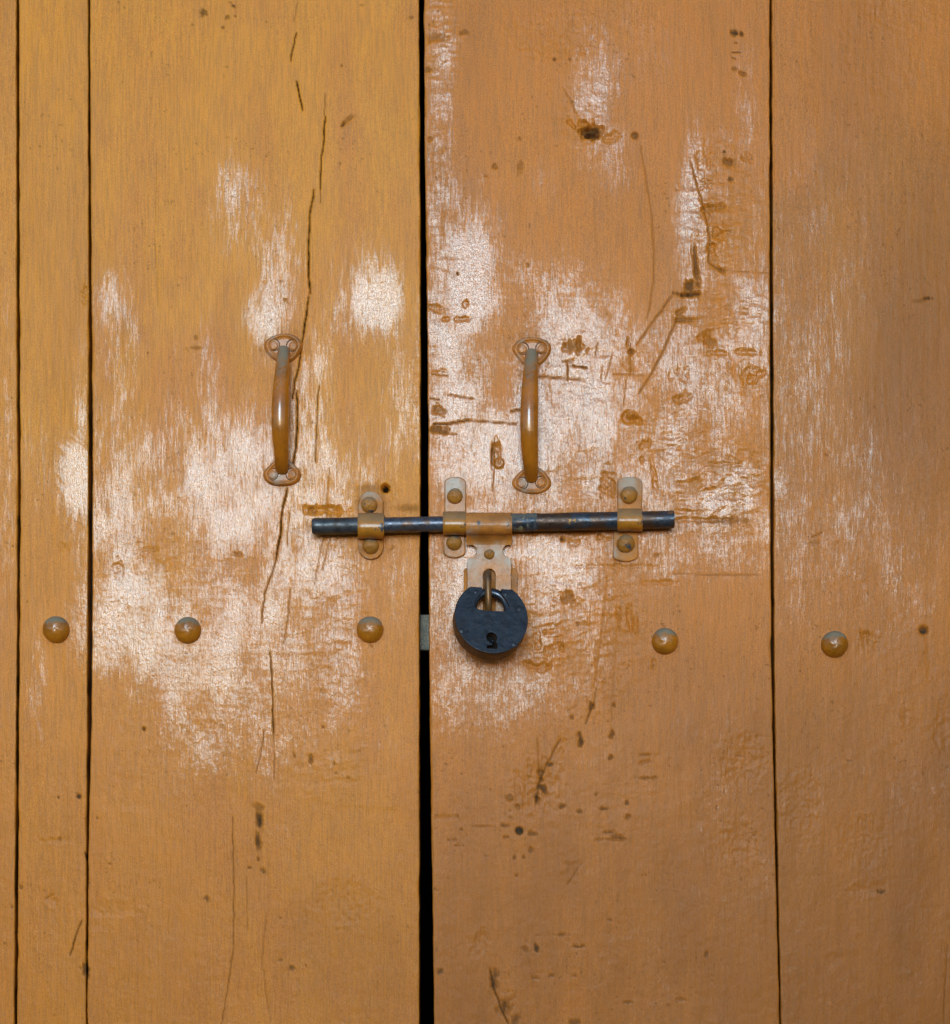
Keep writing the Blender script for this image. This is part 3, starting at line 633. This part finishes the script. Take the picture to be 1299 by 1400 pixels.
# ------------------------------------------------------------------ setting
M_ground = flat_mat('packed_earth', (.17, .125, .085), .9, 3)
M_wall = flat_mat('lime_plaster', (.42, .37, .30), .85, 4, .25)
M_dark = flat_mat('unlit_room_wall', (.03, .027, .024), .95, 4)
gx = 600
bm = bmesh.new()
vs_ = [bm.verts.new(v) for v in ((-gx, -gx, 0), (gx, -gx, 0), (gx, gx, 0), (-gx, gx, 0))]
bm.faces.new(vs_)
tag(place('ground', bm_mesh(bm, 'ground'), M_ground), kind='structure')
DX0 = P(-262, 0).x; DX1 = P(1560, 0).x; ZT = P(0, PY_TOP).z; ZB = P(0, PY_BOT).z

# plastered wall with the door opening and an added reveal on the right
bm = bmesh.new()
def add_box(bm, lo, hi):
    g = bmesh.ops.create_cube(bm, size=1)['verts']
    for v in g: v.co = Vector([lo[i] + (v.co[i] + .5) * (hi[i] - lo[i]) for i in range(3)])
ox0, ox1, oz = DX0 - .085, DX1 + .085, ZT + .085
add_box(bm, (ox0 - 2.5, -.06, -.05), (ox0, .22, 3.2))
add_box(bm, (ox1, -.42, -.05), (ox1 + 2.5, .22, 3.2))  # unseen reveal, brought forward to shade the right of the door
add_box(bm, (ox0, -.06, oz), (ox1, .22, 3.2))
wall = place('plaster_wall', bm_mesh(bm, 'plaster_wall'), M_wall, smooth=False)
tag(wall, 'plastered wall around the double door, with an added reveal shading its right side', 'wall')
# unlit room behind the door: a closed shell open only towards the door
bm = bmesh.new()
rx0, rx1, ry0, ry1, rz1 = ox0 - .3, ox1 + .3, .221, 2.4, oz + .3
add_box(bm, (rx0 - .1, ry0, 0.004), (rx0, ry1, rz1)); add_box(bm, (rx1, ry0, 0.004), (rx1 + .1, ry1, rz1))
add_box(bm, (rx0 - .1, ry1 + .001, 0.004), (rx1 + .1, ry1 + .1, rz1 + .1)); add_box(bm, (rx0 - .1, ry0, rz1 + .001), (rx1 + .1, ry1, rz1 + .1))
tag(place('dark_room', bm_mesh(bm, 'dark_room'), M_dark, smooth=False), kind='structure')

# door frame
M_frame = hardware_paint('frame_paint', (.34, .15, .04), .4, .3, 0)
fr = tag(empty('door_frame', (0, 0, 0)), 'brown painted timber frame around both door leaves', 'door frame')
for lo, hi, nm in (((ox0 + .001, -.03, .001), (DX0 - .004, .10, ZT), 'post'), ((DX1 + .004, -.03, .001), (ox1 - .001, .10, ZT), 'post'),
                   ((ox0 + .001, -.03, ZT + .004), (ox1 - .001, .10, oz - .001), 'lintel')):
    place(nm, box_mesh(nm, lo, hi, .004), M_frame, fr)

# ------------------------------------------------------------------ the two leaves
TA = [((.72, .262, .020), (.64, .232, .020)), ((.74, .275, .015), (.66, .240, .018)), ((.74, .275, .015), (.64, .220, .020)),
      ((.63, .200, .011), (.53, .172, .014)), ((.51, .172, .013), (.45, .150, .015))]
left = tag(empty('door_leaf', (DX0, 0, ZB)), 'left leaf of the brown painted door, three planks with the handle beside a long split', 'door', 'leaves of the plank door')
right = tag(empty('door_leaf', (DX1, 0, ZB)), 'right leaf of the brown painted door, gouged wide plank that carries the padlock staple', 'door', 'leaves of the plank door')
for i, sp in enumerate(PLANKS):
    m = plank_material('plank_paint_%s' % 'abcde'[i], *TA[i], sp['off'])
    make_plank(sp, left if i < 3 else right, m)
# ledges across the back, cover strips behind the joints
M_raw = flat_mat('unpainted_timber', (.40, .36, .28), .85, 40, .4)
M_strip = flat_mat('dark_old_timber', (.035, .024, .014), .9, 30)
def ledge(px0, px1, py0, py1, parent, m=M_raw, y0=THICK + .001, y1=THICK + .03):
    a = P(px0, py1); b = P(px1, py0)
    place('ledge', box_mesh('ledge', (a.x, y0, a.z), (b.x, y1, b.z), .002), m, parent)
lg = P(-250, 886), P(592, 834)
ledge(-250, 604, 834, 884, left, y1=THICK + .024)
for a, b in ((-600, -500), (2100, 2200)): ledge(-250, 565, a, b, left)
for a, b in ((-600, -500), (2100, 2200)): ledge(600, 1550, a, b, right)
ledge(615, 1550, 850, 905, right)
for x, par in ((24, left), (122, left), (1059, right)):
    a = P(x - 14, PY_BOT - 10); b = P(x + 16, PY_TOP + 10)
    place('cover_strip', box_mesh('cover_strip', (a.x, .012, a.z), (b.x, THICK - .001, b.z)), M_strip, par, False)

# big rivets
M_rivet = hardware_paint('rivet_paint', (.44, .150, .006), .24, .95, 0, .5, .55, 1.2)
for i, (x, y, par) in enumerate(((77,861,left),(257,862,left),(506,861,left),(909,877,right),(1141,881,right))):
    place('rivet', dome_mesh('rivet', x, y, .0006, 18.4 * S, .0095, seed=i + 3, peak=0, wob=.006), M_rivet, par)

# ------------------------------------------------------------------ pull handles
M_handle = hardware_paint('handle_paint', (.46, .145, .006), .17, .9, .0, .6, .7, .5)
M_hbase = hardware_paint('handle_base_paint', (.54, .175, .014), .42, .40, 0, .5, .3, 1.6, .12)
M_seat = hardware_paint('screw_seat_dark_ochre', (.16, .060, .006), .4, .2, 0, .4, .2)  # dark ochre rings that set the screws off from the plate
def handle(parent, bar, bases, seed):
    c = P(*bar[1][:2])
    h = empty('pull_handle', (c.x - parent.location.x, 0, c.z - parent.location.z)); h.parent = parent
    pts = [(P(x, y, d * .001), r * S) for (x, y, d, r) in bar]
    path, rad = smooth_path(pts, 46)
    place('grip', tube_mesh('grip', path, rad, 28, .85, .015, seed), M_handle, h)
    for (x, y, rx, ry, sgn, scr) in bases:
        c = P(x, y, 0); bm = bmesh.new(); rows = []
        rng = np.random.RandomState(seed + int(y)); ph = rng.rand(3) * 6
        for s_, hh in ((1.0, -1.5), (1.0, .6), (.975, 1.8), (.92, 3.0), (.86, 3.7), (.815, 4.0), (.78, 3.9), (.74, 3.3), (.70, 2.9), (.5, 2.7), (.25, 2.8), (.02, 2.8)):
            row = []
            for k in range(56):
                th = 2 * math.pi * k / 56
                ct, st_ = math.cos(th), math.sin(th)
                e = 2.15
                r = 1 / ((abs(ct) ** e + abs(st_) ** e) ** (1 / e))
                # drawn out towards the grip, waisted beside it
                gr = max(0, -sgn * st_)
                r *= 1 + .26 * gr ** 6 - .06 * gr * abs(ct) * 2
                r *= 1 + .018 * math.sin(3 * th + ph[0]) + .012 * math.sin(5 * th + ph[1])
                row.append(c + Vector((ct * r * rx * S * s_, -hh * .001, st_ * r * ry * S * s_)))
            rows.append(row)
        vv = grid_faces(bm, rows, close_v=True); bm.faces.new(vv[-1])
        place('base_plate', bm_mesh(bm, 'base_plate'), M_hbase, h)
        for (sx, sy) in scr:
            # dished seat ring round each screw
            bm = bmesh.new(); rows = []; cc = P(sx, sy, 0)
            for rr, hh in ((9.2, 2.4), (8.6, 3.2), (7.9, 3.3), (7.0, 2.5), (6.2, 2.2)):
                rows.append([cc + Vector((math.cos(t_) * rr * S, -hh * .001, math.sin(t_) * rr * S)) for t_ in np.linspace(0, 2 * math.pi, 28, endpoint=False)])
            grid_faces(bm, rows, close_v=True)
            place('screw_seat', bm_mesh(bm, 'screw_seat'), M_seat, h)
            place('screw', dome_mesh('screw', sx, sy, .0024, 5.9 * S, .0016, 24, seed + int(sx), .06, 0, .03, .35), M_hbase, h)
    return h
handle(left, [(388,478,2.0,8.4),(387.5,487,7,8.6),(386,505,14,9.8),(383.5,545,21,11.6),(383,585,21,11.5),(384.5,615,15,10.2),(385,633,8,9.4),(385.5,643,2,9)],
       [(388,475,26.5,18.5,1,[(374.5,472.5),(400.5,473.5)]), (386,648.5,26,17,-1,[(372.5,649),(399.5,649)])], 5)
handle(right, [(727,482,2.0,8.8),(727,492,7,9.2),(725.5,510,14,10.4),(724,552,21,12.0),(723.5,592,21,12.0),(725,624,15,11),(726,644,8,9.4),(726.5,654,2,9.2)],
       [(727.5,480,27,19,1,[(714.5,477.5),(740.5,477)]), (727,659.5,27.5,17.5,-1,[(713.5,661.5),(740,660)])], 9)

# ------------------------------------------------------------------ bolt brackets
M_br_loop = hardware_paint('bracket_paint', (.47, .185, .016), .30, .5, .25, .5, .4)
M_br_pale = hardware_paint('bracket_paint_rubbed', (.55, .200, .028), .52, .30, .0, .34, .0, 2.2, .08)
M_br_rivet = hardware_paint('bracket_rivet_paint', (.42, .170, .022), .30, .6, .15, .5, .4)
ROD_D = .0125
def rod_y(x): return 719.8 - (x - 427) * (9.4 / 494)
def bracket(parent, cx, cxb, hw, ytop, ybot, yl0, yl1, rivets, hl, mats, seed, ear=1.0):
    c = P(cx, (yl0 + yl1) / 2)
    b = empty('bolt_bracket', (c.x - parent.location.x, 0, c.z - parent.location.z)); b.parent = parent
    ym = (yl0 + yl1) / 2; R = (yl1 - yl0) / 2
    # loop over the rod
    path = []
    for i in range(25):
        a = math.pi * i / 24
        path.append((ym - math.cos(a) * R, .0028 + math.sin(a) ** .72 * (ROD_D + 10.5 * S + .0024 - .0028)))
    place('loop', strap_mesh('loop', path, lambda y: hl[0], lambda i, n: hl[1], .0022, 11, .0005), mats[0], b)
    for (y0, y1, rnd, x) in ((ytop, yl0 + 3, 'top', cx), (ybot, yl1 - 3, 'bot', cxb)):
        s_ = 1 if y1 > y0 else -1
        rr = hw * ear
        out_ = [(x - hw, y1), (x + hw, y1)]
        n = 15
        cy = y0 + s_ * rr
        arcp = [(x + hw * math.cos(math.pi * i / (n - 1)), cy - s_ * rr * math.sin(math.pi * i / (n - 1))) for i in range(n)]
        me = plate_mesh('ear', out_ + arcp[::1], [], .0004, .0040, .0011, 3)
        place('ear', me, mats[1], b)
    for k, (rx_, ry_, rr) in enumerate(rivets):
        place('rivet', dome_mesh('rivet', rx_, ry_, .0038, rr * S, rr * S * .75, 32, seed + k, .08, 0, .015), mats[2], b)
    return b
bracket(left, 507, 507, 17.5, 672, 765, 701, 737, [(505,690.5,11.3),(507,746.5,11.3)], (507, 18), (M_br_loop, M_br_pale, M_br_rivet), 1)
M_br_pale2 = hardware_paint('bracket_paint_polished', (.54, .205, .040), .44, .3, .0, .5, .2, 2.6, .05)
bracket(right, 622.5, 621.5, 14.8, 652, 763, 699, 732, [(622,678.5,10.8),(621,742,10.8)], (621.5, 15.8), (M_br_loop, M_br_pale2, M_br_rivet), 4, .55)
bracket(right, 861, 855.5, 16.8, 652, 768, 695, 727, [(860,677,12),(855.5,743.5,12.6)], (861.5, 17.2), (M_br_loop, M_br_pale, M_br_rivet), 8, .45)

# ------------------------------------------------------------------ sliding bolt: rod + sleeve + hasp
bolt = tag(empty('sliding_bolt', P(669, 716, ROD_D)), 'dark steel sliding bolt lying across the gap between the door leaves', 'bolt')
M_rod_d = steel_mat('rod_black_steel', (.075, .085, .095), (.05, .035, .025), .34, .5, .2)
M_rod_b = steel_mat('rod_blue_steel', (.10, .115, .15), (.12, .065, .035), .30, .55, .2, grain=.6)
M_rod_r = steel_mat('rod_worn_steel', (.055, .072, .100), (.09, .045, .020), .32, .5, .55, (.30, .16, .05), .12, 1.8)
def rod(name, x0, x1, r, m, seed, wob=.02, ends=(True, True)):
    n = 44; path = []; rad = []
    for i in range(n):
        t = i / (n - 1); x = x0 + (x1 - x0) * t
        rr = r
        if ends[0] and t < .08 and name == 'rod_end': rr = r * (.86 + .14 * min(1, t / .03))
        path.append(P(x, rod_y(x), ROD_D)); rad.append(rr * S)
    path = [path[0] + (path[0] - path[1]) * .001] + path + [path[-1] + (path[-1] - path[-2]) * .001]
    rad = [rad[0] * .86] + rad + [rad[-1] * .92]
    return place(name, tube_mesh(name, path, rad, 32, 1, wob, seed), m, bolt)
rod('rod_end', 427, 526, 11.3, M_rod_d, 3, .018)
rod('rod', 525.5, 612, 10.4, M_rod_b, 4, .008)
rod('rod', 611.5, 706, 11, M_rod_b, 4, .01)
rod('rod', 698, 921, 12.0, M_rod_r, 6, .03)
# patch of crusty old paint on the rod beside the sleeve
M_crust = hardware_paint('old_grey_paint', (.25, .215, .12), .5, .4, .9, .4, .1, 3)
pth = [P(x, rod_y(x), ROD_D) for x in np.linspace(699, 734, 14)]
place('paint_crust', tube_mesh('paint_crust', pth, [(12.25 + .2 * math.sin(i * 1.7)) * S for i in range(13)] + [12.0 * S], 32, 1, .035, 12), M_crust, bolt)

M_sleeve = hardware_paint('sleeve_paint', (.36, .155, .018), .26, .4, 0, .55, .5, .8)
M_hasp = hardware_paint('hasp_paint', (.54, .195, .026), .40, .15, .06, .5, .25, 2.4, .04)
ys0, ys1 = 700, 741
path = []
for i in range(27):
    t = i / 26; a = math.radians(-10 + 172 * t)
    path.append((716.6 - math.cos(a) * 16.0, ROD_D - .002 + math.sin(a) * (12.2 * S + .0042)))
path += [(735.8, ROD_D - .0012), (739, ROD_D - .0028), (742, ROD_D - .0037), (745, ROD_D - .0040)]
def hw_s(i, n):
    y = path[i][0]
    return 31.5 - (1.5 * max(0, (y - 741) / 4) if y > 741 else 0)
place('sleeve', strap_mesh('sleeve', path, lambda y: 668.7, hw_s, .002, 25, .0004), M_hasp, bolt)
# hasp plate with side notches and slot
HD0, HD1 = .0062, .0085
ol = [(637.4, 743.5), (643, 745)] + arc(642.5, 753.5, 9.2, 8.8, 58, -72, 9) + [(640.5, 763.5), (638.8, 768), (638.6, 848), (643, 853), (695, 853), (699.2, 848), (699, 768), (697.5, 763.5)] + arc(697, 753.5, 9.5, 8.8, 252, 122, 9) + [(695, 745), (700, 743.5)]
slot = arc(669, 786, 8.2, 8.2, 0, 180, 11) + arc(669, 838, 8.2, 8.2, 180, 360, 11)
place('hasp_plate', plate_mesh('hasp_plate', ol, [slot], HD0, HD1, .0005), M_hasp, bolt)
place('stud', dome_mesh('stud', 669, 758, HD1 - .0002, 7.2 * S, .0028, 28, 5, .2, 0, .02), M_br_rivet, bolt)

# staple plate and staple on the right leaf
M_staple = steel_mat('staple_iron', (.13, .085, .05), (.20, .085, .015), .34, .35, .5)
c = P(669, 800)
stp = empty('padlock_staple', (c.x - right.location.x, 0, c.z - right.location.z)); stp.parent = right
ol = arc(669.5, 784, 37.5, 8, 0, 180, 15); ol = [(707, 780)] + arc(703, 781, 4, 4, 0, 90, 5) + arc(638, 781, 4, 4, 90, 180, 5) + arc(638, 862, 4, 4, 180, 270, 5) + arc(703, 862, 4, 4, 270, 360, 5)
place('back_plate', plate_mesh('back_plate', ol, [], .0002, .0030, .0006), M_br_pale, stp)
pts = [(P(667, 783, .001), 4.9), (P(667, 783, .011), 4.9), (P(667, 784, .0175), 4.9), (P(667, 790, .0215), 4.9), (P(667.3, 805, .0228), 4.8), (P(667.8, 822, .0228), 4.9), (P(668, 835, .0205), 4.9), (P(668, 842, .016), 4.9), (P(668, 843, .009), 4.9), (P(668, 843, .001), 4.9)]
path_, rad_ = smooth_path([(a, r * S) for a, r in pts], 50)
place('staple_loop', tube_mesh('staple_loop', path_, rad_, 20, 1, .02, 5), M_staple, stp)

# ------------------------------------------------------------------ padlock
def padlock():
    KD = .0185          # depth of its mid plane
    pc = P(670.3, 812, KD)
    root = tag(empty('padlock', pc), 'round blue black steel padlock hanging from the staple below the bolt', 'padlock')
    M_face = steel_mat('padlock_blued_face', (.026, .036, .052), (.021, .023, .028), .34, .35, .25, grain=2.0)
    M_rim = steel_mat('padlock_brown_rim', (.10, .060, .040), (.09, .045, .02), .45, .3, .4)
    M_shk = steel_mat('padlock_shackle_steel', (.07, .085, .11), (.03, .03, .035), .20, .8, .1, grain=.4)
    M_hole = flat_mat('keyhole_black', (.006, .006, .006), .9, 20)
    cx, cy, R = 670.2, 849, 49.3
    def body_outline(r, grow=0.0):
        a0 = math.degrees(math.asin(min(.99, (cy - 808.8) / r)))
        pts = arc(cx, cy, r, r, a0, -180 - a0, 90)       # clockwise round the bottom
        # up the left horn, down the notch, up the right horn
        pts += [(657.5, 808.5), (657.2, 816.5), (652.4, 820.5), (648.4, 826), (646.8, 832), (648, 836.5), (653, 839.6), (661, 840.2),
                (681, 840.2), (689, 839.2), (693.4, 836), (694.2, 831), (692.4, 826), (688.6, 820.5), (684.4, 816.5), (684, 809)]
        return pts
    kh = arc(670.4, 877, 7.2, 7.2, 215, -45, 16) + [(677.4, 884), (678.2, 888), (677.6, 891.6), (664.0, 891.8), (663.8, 888.0), (670.5, 887.4), (672.2, 885.4), (669.4, 884.0)]
    tilt = Matrix.Translation(pc) @ Matrix.Rotation(math.radians(-21), 4, 'X') @ Matrix.Rotation(math.radians(8), 4, 'Z') @ Matrix.Diagonal((1.015, 1, 1.10, 1)) @ Matrix.Translation(-pc)
    def put(nm, me, m, par=root, smooth=True):
        me.transform(tilt); return place(nm, me, m, par, smooth)
    T = .0080
    kpit = [(a, b) for a, b in kh]
    put('body', plate_mesh('body', body_outline(R + .1), [kpit], KD - T, KD + T - .0012, .0008), M_rim)
    put('front_plate', plate_mesh('front_plate', body_outline(R), [kh], KD + T - .00115, KD + T + .0003, .00045), M_face)
    put('keyhole_back', plate_mesh('keyhole_back', arc(670.5, 882, 13, 13, 0, 350, 20), [], KD - .003, KD - .002, .0001), M_hole)
    put('key_pin', dome_mesh('key_pin', 671.6, 881, KD + T - .006, 2.6 * S, .0052, 16, 2), M_shk)
    # shackle: a bow running inside the body across the opening
    pp = []
    for i in range(40):
        a = math.radians(200 - 220 * i / 39)
        pp.append(P(670.6 + 24.5 * math.cos(a), 835 - 25.0 * math.sin(a), KD))
    put('shackle', tube_mesh('shackle', pp, [5.8 * S] * 40, 20, 1, 0, 1), M_shk)
    for k, (x, y, r) in enumerate(((630.2,870,3.6),(700.5,884,3.6),(708.3,834.5,4.2),(690.0,815.5,3.4),(649,815,3.0))):
        put('rivet', dome_mesh('rivet', x, y, KD + T + .0002, r * S, .0007, 18, k, .2, .15, .03), M_face)
    # stamped letters, worn almost flat
    def text(body, x, y, size, rot=0):
        cu = bpy.data.curves.new('stamp', 'FONT'); cu.body = body; cu.size = size * S; cu.extrude = .00010; cu.align_x = 'CENTER'
        cu.bevel_depth = .00008
        ob = bpy.data.objects.new('stamp', cu); col.objects.link(ob)
        me = bpy.data.meshes.new_from_object(ob.evaluated_get(bpy.context.evaluated_depsgraph_get()))
        bpy.data.objects.remove(ob)
        me.transform(Matrix.Translation(P(x, y, KD + T + .00034)) @ Matrix.Rotation(math.radians(rot), 4, 'Y') @ Matrix.Rotation(math.pi / 2, 4, 'X'))
        put('stamped_letters', me, M_face, smooth=False)
    text('HGOV', 693, 856, 9); text('OO', 672, 861, 8); text('NO', 697, 864, 6)
    return root
padlock()
